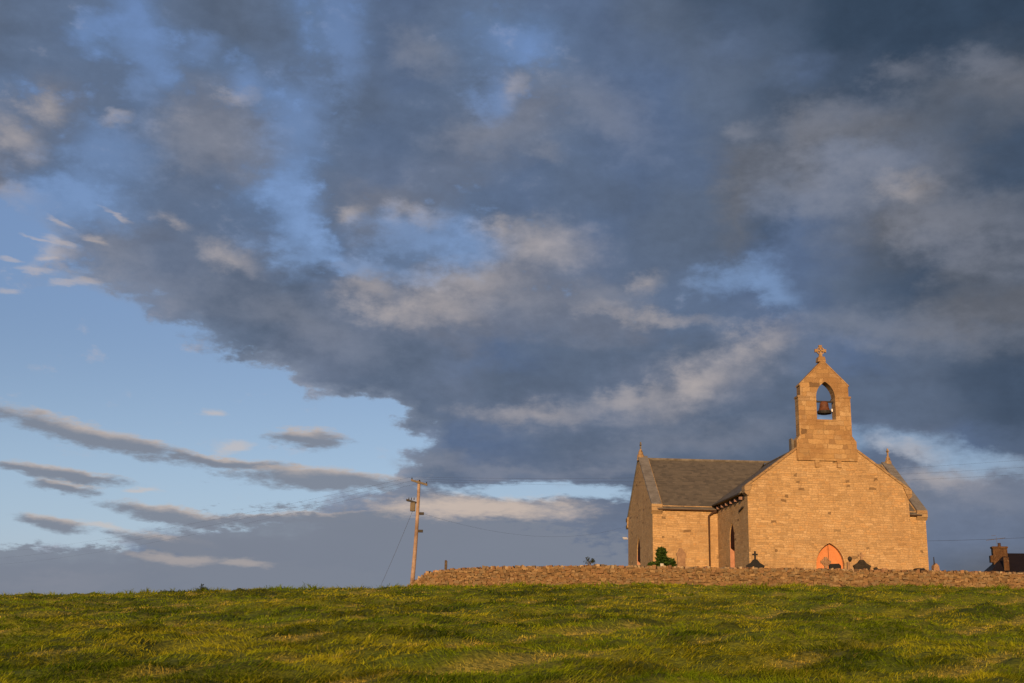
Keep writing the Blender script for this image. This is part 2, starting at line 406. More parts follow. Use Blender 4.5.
# ------------------------------------------------------------------ mesh helpers
def props(o, label=None, cat=None, group=None, kind=None):
    for k, v in (('label', label), ('category', cat), ('group', group), ('kind', kind)):
        if v: o[k] = v
    return o
def empty(name, loc, rz=0., label=None, cat=None, group=None):
    o = bpy.data.objects.new(name, None); C.objects.link(o); o.location = loc; o.rotation_euler = (0, 0, rz); o.empty_display_size = .2
    return props(o, label, cat, group)
class MB:
    def __init__(s): s.v = []; s.f = []; s.c = []; s.uvs = []
    def poly(s, pts, tint=None, uv=None):
        i = len(s.v); s.v += [tuple(p) for p in pts]; s.f.append(list(range(i, i+len(pts)))); s.c.append(tint); s.uvs.append(uv)
    def box(s, x0, x1, y0, y1, z0, z1):
        P = [(x0,y0,z0),(x1,y0,z0),(x1,y1,z0),(x0,y1,z0),(x0,y0,z1),(x1,y0,z1),(x1,y1,z1),(x0,y1,z1)]
        for q in ((0,3,2,1),(4,5,6,7),(0,1,5,4),(1,2,6,5),(2,3,7,6),(3,0,4,7)): s.poly([P[k] for k in q])
    def prism(s, pts, axis, a, b, skip=()):
        """pts: outline in the plane; axis 'y': (u,w) extruded along y, 'x': (v,w) along x"""
        f = (lambda p, k: (p[0], k, p[1])) if axis == 'y' else ((lambda p, k: (k, p[0], p[1])) if axis == 'x' else (lambda p, k: (p[0], p[1], k)))
        A = [f(p, a) for p in pts]; B = [f(p, b) for p in pts]
        s.poly(A); s.poly(B[::-1])
        for i in range(len(pts)):
            if i in skip: continue
            j = (i+1) % len(pts); s.poly([A[j], A[i], B[i], B[j]])
    def lathe(s, prof, c=(0,0,0), n=16):
        for i in range(len(prof)-1):
            for k in range(n):
                a, b = 2*math.pi*k/n, 2*math.pi*(k+1)/n
                (r0, z0), (r1, z1) = prof[i], prof[i+1]
                q = [(c[0]+r0*math.cos(a), c[1]+r0*math.sin(a), c[2]+z0), (c[0]+r0*math.cos(b), c[1]+r0*math.sin(b), c[2]+z0),
                     (c[0]+r1*math.cos(b), c[1]+r1*math.sin(b), c[2]+z1), (c[0]+r1*math.cos(a), c[1]+r1*math.sin(a), c[2]+z1)]
                if r0 < 1e-4: q = [q[0], q[2], q[3]]
                elif r1 < 1e-4: q = [q[0], q[1], q[2]]
                s.poly(q)
    def tube(s, path, r, n=8, r1=None):
        path = [Vector(p) for p in path]; rings = []
        for i, p in enumerate(path):
            d = (path[min(i+1, len(path)-1)] - path[max(i-1, 0)]).normalized()
            a = d.cross(Vector((0, 0, 1)));  a = a.normalized() if a.length > 1e-3 else Vector((1, 0, 0))
            b = d.cross(a); rr = r if r1 is None else r + (r1-r)*i/(len(path)-1)
            rings.append([p + a*rr*math.cos(2*math.pi*k/n) + b*rr*math.sin(2*math.pi*k/n) for k in range(n)])
        for A, B in zip(rings, rings[1:]):
            for k in range(n): s.poly([A[k], B[k], B[(k+1) % n], A[(k+1) % n]])
        s.poly(rings[0]); s.poly(rings[-1][::-1])
    def build(s, name, m, parent=None, smooth=False, bevel=0.):
        me = bpy.data.meshes.new(name); me.from_pydata(s.v, [], s.f); me.update()
        uvl = me.uv_layers.new(name='UVMap')
        for p, uvs in zip(me.polygons, s.uvs):
            nn = p.normal
            for k, li in enumerate(p.loop_indices):
                c = me.vertices[me.loops[li].vertex_index].co
                if uvs: w = uvs[k]
                elif abs(nn.z) > .93: w = (c.x, c.y)
                elif abs(nn.x) > abs(nn.y): w = (c.y + 3.3, c.z / max(.3, math.sqrt(1-nn.z**2)))
                else: w = (c.x + .7, c.z / max(.3, math.sqrt(1-nn.z**2)))
                uvl.data[li].uv = w
        if any(c is not None for c in s.c):
            ca = me.color_attributes.new('tint', 'FLOAT_COLOR', 'CORNER')
            for p, c in zip(me.polygons, s.c):
                for li in p.loop_indices: ca.data[li].color = tuple(c)+(1,)
        if smooth:
            for p in me.polygons: p.use_smooth = True
        me.materials.append(m)
        o = bpy.data.objects.new(name, me); C.objects.link(o)
        if parent: o.parent = parent
        if bevel:
            b = o.modifiers.new('bevel', 'BEVEL'); b.width = bevel; b.segments = 2; b.limit_method = 'ANGLE'
            import bmesh
            bm = bmesh.new(); bm.from_mesh(me); bmesh.ops.remove_doubles(bm, verts=bm.verts, dist=1e-4); bm.to_mesh(me); bm.free()
        return o
def arch(a, spring, rise, n=8, cx=0.):
    """points of a pointed arch from left spring to right spring"""
    Rr = (a*a + rise*rise)/(2*a); th = math.atan2(rise, Rr-a)
    L = [(cx + (Rr-a) - Rr*math.cos(th*k/n), spring + Rr*math.sin(th*k/n)) for k in range(n+1)]
    Rt = [(2*cx - p[0], p[1]) for p in L[::-1]][1:]
    return L, Rt

# ------------------------------------------------------------------ terrain
rng = np.random.default_rng(7)
_tab = rng.random((512, 512))
def vnoise(x, y):
    xi = np.floor(x).astype(int); yi = np.floor(y).astype(int); fx = x-xi; fy = y-yi
    fx = fx*fx*(3-2*fx); fy = fy*fy*(3-2*fy); g = lambda i, j: _tab[i % 512, j % 512]
    return (g(xi, yi)*(1-fx)+g(xi+1, yi)*fx)*(1-fy) + (g(xi, yi+1)*(1-fx)+g(xi+1, yi+1)*fx)*fy
def fbm(x, y, o=4, ro=.5):
    s = 0; a = 1; t_ = 0
    for k in range(o): s = s + a*vnoise(x*2**k + 17*k, y*2**k + 31*k); t_ += a; a *= ro
    return s/t_
CX = [-70, -23, -14, -4.5, 5.7, 12.9, 22.9, 60]; CE = [-.03, .0065, .0165, .0250, .0300, .0322, .0345, .040]
def base_h(x, y):
    x = np.asarray(x, float); y = np.asarray(y, float)
    e = sum(np.interp(x+d, CX, CE) for d in (-6, -3, 0, 3, 6))/5
    s = .032 + e
    ye = 50 - 2.2*np.log1p(np.exp(np.clip((50-y)/2.2, -30, 30)))
    z = -1.6 + s*ye
    back = np.clip(y-130, 0, None); side = np.clip(np.abs(x)-70, 0, None)
    return z - .03*back - .03*side*np.clip(y, 0, 1)
ROWN = (-.78, .62)
def rowq(x, y): return ROWN[0]*x + ROWN[1]*y + .7*(fbm(x*.12+5, y*.12, 2)-.5)
def stubble(x, y):
    q = (rowq(x, y) - 10.36)/2.7
    f = np.abs(q - np.round(q))*2.7
    s = np.clip(1.45 - f/.26, 0, 1)*np.clip((fbm(x*.35, y*.35+9, 3)-.31)*7, 0, 1)
    return s
def field_h(x, y):
    z = base_h(x, y)
    k = np.clip((62-y)/6, 0, 1)
    lump = (fbm(x*1.5, y*1.5, 4, .62)-.5)*.42 + (fbm(x*.3, y*.3+40, 2)-.5)*.34
    return z + k*(lump*(1-.35*stubble(x, y)) - .04*stubble(x, y))
def grid_mesh(xs, ys, hf, name, m):
    X, Y = np.meshgrid(xs, ys); Z = hf(X, Y); n, k = X.shape
    co = np.stack([X, Y, Z], -1).reshape(-1, 3)
    idx = np.arange(n*k).reshape(n, k)
    F = np.stack([idx[:-1, :-1], idx[:-1, 1:], idx[1:, 1:], idx[1:, :-1]], -1).reshape(-1, 4)
    me = bpy.data.meshes.new(name); me.vertices.add(len(co)); me.vertices.foreach_set('co', co.ravel())
    me.loops.add(F.size); me.loops.foreach_set('vertex_index', F.ravel()); me.polygons.add(len(F))
    me.polygons.foreach_set('loop_start', np.arange(0, F.size, 4)); me.polygons.foreach_set('loop_total', np.full(len(F), 4))
    me.update(calc_edges=True); me.polygons.foreach_set('use_smooth', np.ones(len(F), bool)); me.materials.append(m)
    o = bpy.data.objects.new(name, me); C.objects.link(o); return o
def patches(x, y):
    return np.clip((fbm(x*.55+60, y*.75+11, 4, .62)-.505)*9, 0, 1)*(1-stubble(x, y))
mg, ng, bgr = mat('meadow_soil', .95)
tcg = ng.n.new('ShaderNodeTexCoord').outputs['Object']
g1 = ng.noise(tcg, .6, 5, .6).outputs['Fac']; g2 = ng.noise(tcg, 14., 4, .6).outputs['Fac']
gc = ng.mix(ng.rng(g1, .35, .65), (.13, .18, .009, 1), (.28, .28, .016, 1))
ga = ng.n.new('ShaderNodeAttribute'); ga.attribute_name = 'cover'; gq = ng.n.new('ShaderNodeSeparateColor'); ng.val(gq.inputs[0], ga.outputs['Color'])
gc = ng.mix(ng.rng(g2, .3, .7, 0., .7), gc, (.045, .055, .006, 1))
gc = ng.mix(ng.math('MULTIPLY', gq.outputs[1], .65), gc, (.022, .04, .004, 1))
gc = ng.mix(ng.math('MULTIPLY', gq.outputs[0], .8), gc, ng.mix(ng.rng(g2, .35, .65), (.44, .36, .07, 1), (.13, .13, .02, 1)))
ng.val(bgr.inputs['Base Color'], gc)
bump(ng, bgr, g2, .8, .05)
xs = np.concatenate([np.linspace(-2500, -80, 24), np.arange(-75, -36, 2.), np.arange(-35, 40, .25), np.arange(41, 80, 2.), np.linspace(85, 2500, 24)])
ys = np.concatenate([np.linspace(-1500, -10, 18), np.arange(-8, 10, .5), np.arange(10, 66, .2), np.arange(67, 135, 1.5), np.linspace(140, 3500, 40)])
gobj = props(grid_mesh(xs, ys, field_h, 'ground', mg), kind='structure')
GX, GY = [q.ravel() for q in np.meshgrid(xs, ys)]
gat = gobj.data.color_attributes.new('cover', 'FLOAT_COLOR', 'POINT')
gat.data.foreach_set('color', np.stack([stubble(GX, GY), patches(GX, GY), 0*GX, 0*GX+1], -1).astype(np.float32).ravel())

# grass: mown hay lying in wisps with upright tufts and pale stubble lines
N = 470000 #
t_ = rng.uniform(-.60, .60, N)
dd = 1/(1/10.5 + rng.random(N)*(1/60 - 1/10.5)); far = rng.random(N) < .42; dd[far] = 18 + rng.random(far.sum())*43
bx = t_*dd; by = dd
green = fbm(bx*.55+3, by*.4, 4, .6); tuft = fbm(bx*1.5, by*1.1+70, 3, .6); st = stubble(bx, by)
dark = patches(bx, by)
flow = 6.28*fbm(bx*.35+90, by*.35, 2) ; flow = .66 + (fbm(bx*.55+90, by*.55, 3)-.5)*10 + rng.normal(0, .7, N)
upr = np.where(rng.random(N) < .05 + .15*dark + .6*np.clip(st, 0, 1), rng.uniform(.5, 1.2, N), rng.uniform(-.05, .45, N))
ln = np.where(upr > .45, rng.uniform(.04, .11, N), rng.uniform(.08, .23, N))*(1+.2*dark)*(1-.35*np.clip(st, 0, 1))*(.8+.5*tuft)
ln *= np.clip((62-by)/4, .5, 1)
edge_t = (by > 47.5)*(by < 57)*np.clip((fbm(bx*1.1+7, by*.6, 3, .6)-.5)*9, 0, 1)   # ungrazed tufts near the wall foot
ln *= 1+.6*edge_t; upr = np.maximum(upr, edge_t*rng.uniform(.2, 1.0, N))
wd = np.clip(dd*.00042, .005, .025)*rng.uniform(.7, 1.5, N)
bz = field_h(bx, by) - .02
dirx, diry = np.cos(flow), np.sin(flow)
side = np.stack([-diry, dirx, np.zeros(N)], -1)
mixd = rng.random(N) < .5; side[mixd] = np.array([1, 0, 0])
P0 = np.stack([bx, by, bz], -1)
def seg(f, u0): return np.stack([dirx*np.cos(u0)*f*ln, diry*np.cos(u0)*f*ln, np.sin(u0)*f*ln], -1)
P1 = P0 + seg(.5, upr + .35); P2 = P1 + seg(.5, upr - .30); P2[:, 2] = np.maximum(P2[:, 2], P0[:, 2]+.02)
w_ = wd[:, None]*side
V = np.stack([P0-w_*.5, P0+w_*.5, P1+w_*.5, P1-w_*.5, P2], 1).reshape(-1, 3)
i0 = np.arange(N)*5
quads = np.stack([i0, i0+1, i0+2, i0+3], -1); tris = np.stack([i0+3, i0+2, i0+4], -1)
loops = np.concatenate([quads, tris], 1).ravel()
ls = np.stack([np.arange(N)*7, np.arange(N)*7+4], -1).ravel(); lt = np.tile([4, 3], N)
me = bpy.data.meshes.new('grass'); me.vertices.add(len(V)); me.vertices.foreach_set('co', V.ravel())
me.loops.add(len(loops)); me.loops.foreach_set('vertex_index', loops); me.polygons.add(2*N)
me.polygons.foreach_set('loop_start', ls); me.polygons.foreach_set('loop_total', lt); me.update(calc_edges=True)
cA = np.array([.19, .265, .009]); cB = np.array([.43, .40, .018]); cD = np.array([.045, .080, .004]); cS = np.array([.62, .46, .09])
k = np.clip((green-.38)*3.6, 0, 1)[:, None]; colr = cA*(1-k) + cB*k
colr = colr*(1-.62*dark[:, None]) + cD*.62*dark[:, None]
colr = colr*(1-.6*edge_t[:, None]) + np.array([.085, .14, .008])*.6*edge_t[:, None]
ks = np.clip(st*.8 + (rng.random(N) < .03)*.6, 0, .9)[:, None]; colr = colr*(1-ks) + (cS*rng.uniform(.45, 1.15, (N, 1)))*ks
colr = colr*rng.uniform(.75, 1.45, N)[:, None]
ca = me.color_attributes.new('tint', 'FLOAT_COLOR', 'POINT')
ca.data.foreach_set('color', np.concatenate([np.repeat(colr, 5, 0), np.ones((5*N, 1))], 1).astype(np.float32).ravel())
me.materials.append(M_BLADE)
gr = bpy.data.objects.new('grass', me); C.objects.link(gr)
props(gr, 'mown meadow grass lying in wisps over the rising field', 'grass', kind='stuff')

def gz(x, y): return float(base_h(x, y))
# ------------------------------------------------------------------ dry stone wall
def wall_top(x):
    return .13 + float(np.interp(x, [-6.2, -5.2, -4.9, -4.5, -4.05, -3.6, -1.5, 4.5, 12, 18, 27, 50], [1.0, 1.25, 1.62, 1.87, 2.13, 2.22, 2.45, 2.66, 2.70, 2.74, 2.78, 2.9]))
def wall_y(x): return 58 + .03*max(0, x-5)+ (0 if x > -3.5 else (x+3.5)**2*.35)
rnd = random.Random(3)
wr = empty('stone_wall', (12, 58.4, gz(12, 58)), 0., 'long rubble field wall of reddish stones running between meadow and churchyard', 'wall')
core = MB(); X0 = -5.35; pts = []
xx = X0
while xx < 47:
    pts.append(xx); xx += .5
for a, b in zip(pts, pts[1:]):
    ya, yb = wall_y(a), wall_y(b); ta, tb = wall_top(a)-.22, wall_top(b)-.22
    za, zb = gz(a, ya)-.5, gz(b, yb)-.5
    ta = max(ta, za+.1); tb = max(tb, zb+.1)
    F = [(a, ya+.10, za), (b, yb+.10, zb), (b, yb+.14, tb), (a, ya+.14, ta)]; Bk = [(a, ya+.62, za), (b, yb+.62, zb), (b, yb+.56, tb), (a, ya+.56, ta)]
    core.poly(F); core.poly(Bk[::-1]); core.poly([F[3], F[2], Bk[2], Bk[3]])
def off(mb, d):
    mb.v = [(p[0]-d[0], p[1]-d[1], p[2]-d[2]) for p in mb.v]; return mb
WO = tuple(wr.location)
off(core, WO).build('wall_core', M_RUBBLE_CORE, wr)
STC = [(.27, .155, .072), (.21, .115, .055), (.30, .18, .085), (.16, .09, .045), (.25, .15, .072), (.38, .25, .13), (.13, .08, .045), (.26, .14, .075), (.24, .17, .10), (.20, .15, .10), (.32, .22, .13)]
def rock(mb, c, s, tint, rz=0., tilt=0.):
    P = []
    for dx in (-1, 1):
        for dy in (-1, 1):
            for dz in (-1, 1):
                q = Vector((dx*s[0]*rnd.uniform(.62, 1.05), dy*s[1]*rnd.uniform(.7, 1), dz*s[2]*rnd.uniform(.62, 1.05)))
                q = Matrix.Rotation(tilt, 3, 'Y') @ q; q = Matrix.Rotation(rz, 3, 'Z') @ q
                P.append(Vector(c)+q)
    for q in ((0,1,3,2),(4,6,7,5),(0,4,5,1),(2,3,7,6),(0,2,6,4),(1,5,7,3)): mb.poly([P[k] for k in q], tint)
face = MB()
x_ = X0
zrow = 0
for r_ in range(22):
    x_ = X0 + rnd.random()*.2
    while x_ < 46:
        w = rnd.uniform(.05, .15); x_ += w
        yw = wall_y(x_); zb = gz(x_, yw) - .35; tp = wall_top(x_) - .16
        zc = zb + .08 + r_*.088 + rnd.uniform(-.035, .035)
        if zc < tp:
            cdir = STC[rnd.randrange(len(STC))]; k = rnd.uniform(.85, 1.15); cdir = tuple(.6*v+.4*q for v, q in zip(cdir, (.23, .15, .076)))
            rock(face, (x_, yw+.11+rnd.uniform(-.02, .02), zc), (w*1.1, .12, rnd.uniform(.045, .085)), (cdir[0]*k*.95, cdir[1]*k*.95, cdir[2]*k*.85), 0, rnd.uniform(-.25, .25))
        x_ += w
off(face, WO).build('wall_face', M_RUBBLE, wr)
cope = MB(); x_ = X0
while x_ < 46:
    w = rnd.uniform(.035, .11); x_ += w; h = rnd.uniform(.05, .13)
    yw = wall_y(x_); cdir = STC[rnd.randrange(len(STC))]; k = rnd.uniform(.8, 1.25)
    tp = wall_top(x_)
    if tp > gz(x_, yw)-.1:
        if rnd.random() < .18: cdir = (.36, .27, .16)
        rock(cope, (x_, yw+.33, tp-.14), (w, .30, h), tuple(v*k for v in cdir), rnd.uniform(-.15, .15), rnd.uniform(-.3, .3))
    x_ += w
off(cope, WO).build('coping_stones', M_RUBBLE, wr)

# ------------------------------------------------------------------ church
YAW = .0333; CH = (19.636, 69.03, 1.9)
ch = empty('stone_church', CH, YAW, 'cream sandstone country church with bell gable, standing behind the field wall', 'church')
HW, EV, AP = 5.0, 6.30, 10.02                      # half width, eave, gable apex
V1, TW, TP, TE, TA = 8.56, 12.02, 4.48, 5.88, 9.92   # transept start, width, projection, eave, apex
V2 = V1+TW; VM = V1+TW/2; HT = HW+TP
# west front with its door arch left open
L, Rr = arch(.86, 1.62, 1.32, 10, -.06)
f = MB()
lf = [(-HW, -1), (-.92, -1)] + L + [(-.06, AP), (-HW, EV)]
apx = L[-1]
left = [(-HW, -1), (-.92, -1), (-.92, 1.62)] + L[1:] + [(-.06, AP-.045), (-HW, EV)]
right = [apx] + Rr + [(.80, -1), (HW, -1), (HW, EV), (0, AP), (-.06, AP-.045)]
nl = len(left); f.prism(left, 'y', 0, .75, skip=(nl-3,)); f.prism(right, 'y', 0, .75, skip=(len(right)-1,))
f.build('front_wall', M_WALL, ch)
for sx in (-1, 1):
    qn = MB()
    for k in range(18):
        w = .30 if k % 2 else .46; z0 = -1 + k*.4
        if z0+.4 > EV: break
        qn.box(sx*HW-(w if sx > 0 else .004), sx*HW+(w if sx < 0 else .004), -.006, .2, z0+.008, z0+.395)
    qn.build('quoin_stones', M_WALL, ch)
def lancet_wall(name, plane, a, b, s0, s1, z0, z1, cx, hw, sill, spring, rise, top=None):
    """wall in the (s,z) plane at x from a (outside) to b with one pointed window; top = list of extra outline points (s,z) for a gable"""
    L, Rr = arch(hw, spring, rise, 8, cx); m = MB()
    topz = z1 if top is None else top
    l = [(s0, z0), (cx, z0), (cx, sill), (cx-hw, sill)] + L + [(cx, topz), (s0, z1)]
    r = [(cx, z0), (s1, z0), (s1, z1), (cx, topz)] + [L[-1]] + Rr + [(cx+hw, sill), (cx, sill)]
    m.prism(l, plane, a, b, skip=(1, len(l)-3)); m.prism(r, plane, a, b, skip=(3, len(r)-1))
    return m.build(name, M_WALL, ch)
WS = (4.42, .66, 1.0, 3.35, 1.05)     # nave window: centre, half width, sill, spring, rise
for sx in (-1, 1):
    lancet_wall('side_wall', 'x', sx*HW, sx*(HW-.7), .752, V1, -1, EV-.12, *WS)
def window(sx, x, cx, hw, sill, spring, rise, name='window'):
    L, Rr = arch(hw, spring, rise, 8, cx)
    out = [(cx-hw, sill)] + L + Rr + [(cx+hw, sill)]
    g = MB(); g.prism(out, 'x', x - sx*.34, x - sx*.40); w = g.build(name, M_GLASS_SHADE, ch)
    p = MB(); zt = spring-.15
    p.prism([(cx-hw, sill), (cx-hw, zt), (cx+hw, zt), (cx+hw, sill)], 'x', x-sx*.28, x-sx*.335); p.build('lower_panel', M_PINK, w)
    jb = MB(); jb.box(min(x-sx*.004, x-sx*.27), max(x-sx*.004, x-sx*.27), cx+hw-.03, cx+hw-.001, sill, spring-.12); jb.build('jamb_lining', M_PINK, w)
    fr = MB(); fr.box(min(x-sx*.27, x-sx*.335), max(x-sx*.27, x-sx*.335), cx-.03, cx+.03, sill, spring+rise*.8); fr.build('mullion', M_IRON, w)
    hd = MB(); Lh, Rh = arch(hw-.015, spring-.1, rise+.06, 8, cx); hd.prism([(cx-hw+.015, spring-.55)] + Lh + Rh + [(cx+hw-.015, spring-.55)], 'x', x-sx*.05, x-sx*.09); hd.build('head_shade', M_GLASS_SHADE, w)  # dark sheet near the wall face, stands in for shade under the arch
    s = MB(); s.box(min(x+sx*.04, x-sx*.3), max(x+sx*.04, x-sx*.3), cx-hw-.1, cx+hw+.1, sill-.16, sill-.004); s.build('sill', M_COPE, w)
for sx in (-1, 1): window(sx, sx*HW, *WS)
# pale dressed far jamb catching the sun
# transepts
TWS = (15.1, .80, .9, 2.95, 1.15)
for sx in (-1, 1):
    lancet_wall('transept_gable', 'x', sx*HT, sx*(HT-.7), V1, V2, -1, TE, TWS[0], *TWS[1:], top=TE+(TA-TE)*(1-abs(TWS[0]-VM)/(TW/2)))
    # the gable triangle on either side of the window axis
    g = MB(); zt = TE+(TA-TE)*(1-abs(TWS[0]-VM)/(TW/2))
    g.prism([(V1, TE), (TWS[0], zt), (VM, TA)][::1], 'x', sx*HT, sx*(HT-.7)); g.build('transept_gable', M_WALL, ch)
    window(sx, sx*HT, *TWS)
    m = MB()
    m.box(min(sx*HW, sx*(HT-.702)), max(sx*HW, sx*(HT-.702)), V1, V1+.7, -1, TE-.05); m.build('transept_front_wall', M_WALL, ch)
    m = MB()
    m.box(min(sx*HW, sx*(HT-.702)), max(sx*HW, sx*(HT-.702)), V2-.7, V2, -1, TE-.05); m.build('transept_rear_wall', M_WALL, ch)
m = MB(); m.box(-HW, -HW+.7, V2, 29, -1, EV-.12); m.box(HW-.7, HW, V2, 29, -1, EV-.12)
m.prism([(-HW, -1), (-HW, EV), (0, AP), (HW, EV), (HW, -1)], 'y', 29, 29.7); m.build('chancel_wall', M_WALL, ch)
# roofs: thick slabs with real overhang
def slab(mb, a, b, c, d, t=.09):
    """a,b along the eave, c,d along the ridge (a->b->c->d)"""
    A = [Vector(p) for p in (a, b, c, d)]
    L_ = (A[1]-A[0]).length; H_ = (A[3]-A[0]).length
    uv = [(0, 0), (L_, 0), (L_, H_), (0, H_)]
    e = (A[1]-A[0]).normalized(); hgt = (A[3]-A[0]); uv = [((p-A[0]).dot(e), ((p-A[0])-e*(p-A[0]).dot(e)).length) for p in A]
    mb.poly(A, uv=uv); B = [p-Vector((0, 0, t)) for p in A]; mb.poly(B[::-1])
    for i in range(4): j = (i+1) % 4; mb.poly([A[j], A[i], B[i], B[j]])
NR_, NP, NP0 = AP-.42, (AP-.30-EV)/HW, (AP-EV)/HW                       # nave ridge and pitch
EO = .32
for sx in (-1, 1):
    m = MB(); zt = NR_ - (HW+EO)*NP
    slab(m, (sx*(HW+EO), .62, zt), (sx*(HW+EO), V1+.5, zt), (0, V1+.5, NR_), (0, .62, NR_))
    slab(m, (sx*HW, V1+.5, NR_-HW*NP-.0), (sx*HW, 29.2, NR_-HW*NP), (0, 29.2, NR_), (0, V1+.5, NR_))
    m.build('nave_roof', M_SLATE, ch)
m = MB(); m.tube([(0, .6, NR_+.02), (0, 29.2, NR_+.02)], .09, 6); m.build('nave_ridge', M_DARKCOPE, ch)
TR, TPt = TA-.10, (TA-TE)/(TW/2)
for sx in (-1, 1):
    for sv in (-1, 1):
        m = MB(); ve = VM + sv*(TW/2+.22); ze = TR-(TW/2+.22)*TPt
        slab(m, (sx*(HT-.3), ve, ze), (sx*(HW-.9), ve, ze), (sx*.05, VM, TR), (sx*(HT-.3), VM, TR))
        m.build('transept_roof', M_SLATE, ch)
m = MB(); m.tube([(-HT+.3, VM, TR+.03), (HT-.3, VM, TR+.03)], .10, 6); m.build('transept_ridge', M_DARKCOPE, ch)
# gable copings
def cope_strip(mb, p, q, axis, a, b, t=.16):
    mb_pts = [p, q, (q[0], q[1]+t), (p[0], p[1]+t)]
    mb.prism(mb_pts, axis, a, b)
for sx in (-1, 1):
    m = MB(); cope_strip(m, (sx*(HW+.16), EV-.13), (sx*1.85, AP-1.85*NP0), 'y', -.09, .62, .15); m.build('front_coping', M_COPE, ch)
for sx in (-1, 1):
    m = MB(); m.prism([(sx*(HW-.02), EV-.62), (sx*(HW+.20), EV-.42), (sx*(HW+.20), EV-.03), (sx*(HW-.3), EV+.12)], 'y', -.11, .6); m.build('kneeler_stone', M_COPE, ch)
for sx in (-1, 1):
    m = MB()
    for sv in (-1, 1):
        x0, x1 = sorted((sx*(HT+.08), sx*(HT-.62)))
        cope_strip(m, (VM+sv*(TW/2+.16), TE-.11), (VM, TA+.0), 'x', x0, x1, .17)
    m.build('transept_coping', M_LEAD, ch)
    for sv in (-1, 1):
        m = MB(); x0, x1 = sorted((sx*(HT+.09), sx*(HT-.66)))
        ve = VM+sv*TW/2; m.prism([(ve, TE-.65), (ve+sv*.20, TE-.42), (ve+sv*.20, TE+.02), (ve-sv*.25, TE+.15)], 'x', x0, x1); m.build('kneeler_stone', M_COPE, ch)
def cross_poly(mb, axis, cx, z0, h, w, t, a, b):
    s = t/2; zc = z0+h*.62
    mb.prism([(cx-s, z0), (cx+s, z0), (cx+s, zc-s), (cx+w/2, zc-s), (cx+w/2, zc+s), (cx+s, zc+s), (cx+s, z0+h), (cx-s, z0+h), (cx-s, zc+s), (cx-w/2, zc+s), (cx-w/2, zc-s), (cx-s, zc-s)], axis, a, b)
for sx in (-1, 1):
    m = MB(); c = sx*(HT-.12)
    m.lathe([(.28, TA-.2), (.25, TA+.22), (.17, TA+.30), (.18, TA+.42), (.10, TA+.56), (.06, TA+.66), (0, TA+.67)], (c, VM, 0), 8)
    fo = m.build('finial_pedestal', M_COPE, ch)
    m = MB(); cross_poly(m, 'x', VM, TA+.64, .55, .40, .10, c-.05, c+.05)
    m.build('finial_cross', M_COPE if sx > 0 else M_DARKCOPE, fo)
# gutters and rafter ends
for sx in (-1, 1):
    zg = NR_-(HW+EO)*NP-.1
    m = MB(); m.tube([(sx*(HW+EO+.03), .7, zg), (sx*(HW+EO+.03), V1, zg)], .055, 8); m.build('gutter', M_IRON, ch)
    m = MB(); m.box(min(sx*HW, sx*(HW+.05)), max(sx*HW, sx*(HW+.05)), .76, V1-.01, zg-.30, zg-.02); m.build('eaves_board', M_IRON, ch)
    for k in range(6):
        v = 1.2 + k*1.28; m = MB(); x0, x1 = sorted((sx*(HW+.052), sx*(HW+.26)))
        m.prism([(v-.06, zg-.30), (v+.06, zg-.30), (v+.06, zg-.12), (v-.06, zg-.12)], 'x', x0, x1); m.build('rafter_end', M_PINKST, ch)
    m = MB(); zt = TR-(TW/2+.22)*TPt-.12; m.tube([(sx*(HW+.1), V1-.24, zt+.03), (sx*(HT-.35), V1-.24, zt+.03)], .04, 8); m.build('gutter', M_PIPE, ch)
m = MB(); xp = -HW-.62; zt = TR-(TW/2+.22)*TPt-.16
m.tube([(-HW-.12, V1-.26, zt+.0), (-HW-.35, V1-.24, zt-.06), (xp, V1-.12, zt-.30), (xp, V1-.12, -.5)], .075, 8); m.build('downpipe', M_PIPE, ch)
m = MB(); m.prism([(2.1, 4.86), (1.0, 5.06), (1.0, 5.14), (2.1, 4.95)], 'x', -HW-.10, -HW-.005)
m.build('iron_bracket', M_IRON, ch)
for zz_ in (TE-.1, TE-.65):
    m = MB(); m.box(-HT-.16, -HT+.02, V2+.02, V2+.14, zz_-.14, zz_+.16); m.build('cable_insulator', M_IRON, ch)
m = MB(); m.prism([(V2+.02, 4.34), (V2+.10, 4.30), (V2+.75, 4.44), (V2+.9, 4.54), (V2+.5, 4.52)], 'x', -HT-.02, -HT-.36); m.build('floodlight', M_WHITE, ch)
# door
m = MB(); LL, RR = arch(.86, 1.62, 1.32, 10, -.06)
m.prism([(-.92, -.9)] + LL + RR + [(.80, -.9)], 'y', .32, .40); dr = m.build('door', M_DOOR, ch)
m = MB(); m.box(-.075, -.045, .305, .32, -.8, 2.9); m.build('door_seam', M_PIPE, dr)
m = MB(); m.lathe([(.0, -.03), (.05, -.02), (.05, .02), (0, .03)], (.12, .27, 1.05), 8); m.build('handle', M_IRON, dr)
# voussoir band round the door, 12 mm proud
L1_, R1_ = arch(1.13, 1.62, 1.62, 10, -.06)
outr = L1_ + R1_; inn = LL + RR
m = MB()
for i in range(len(outr)-1):
    m.prism([inn[i], outr[i], outr[i+1], inn[i+1]], 'y', -.014, .1)
m.build('door_arch_stones', M_WALL, ch)
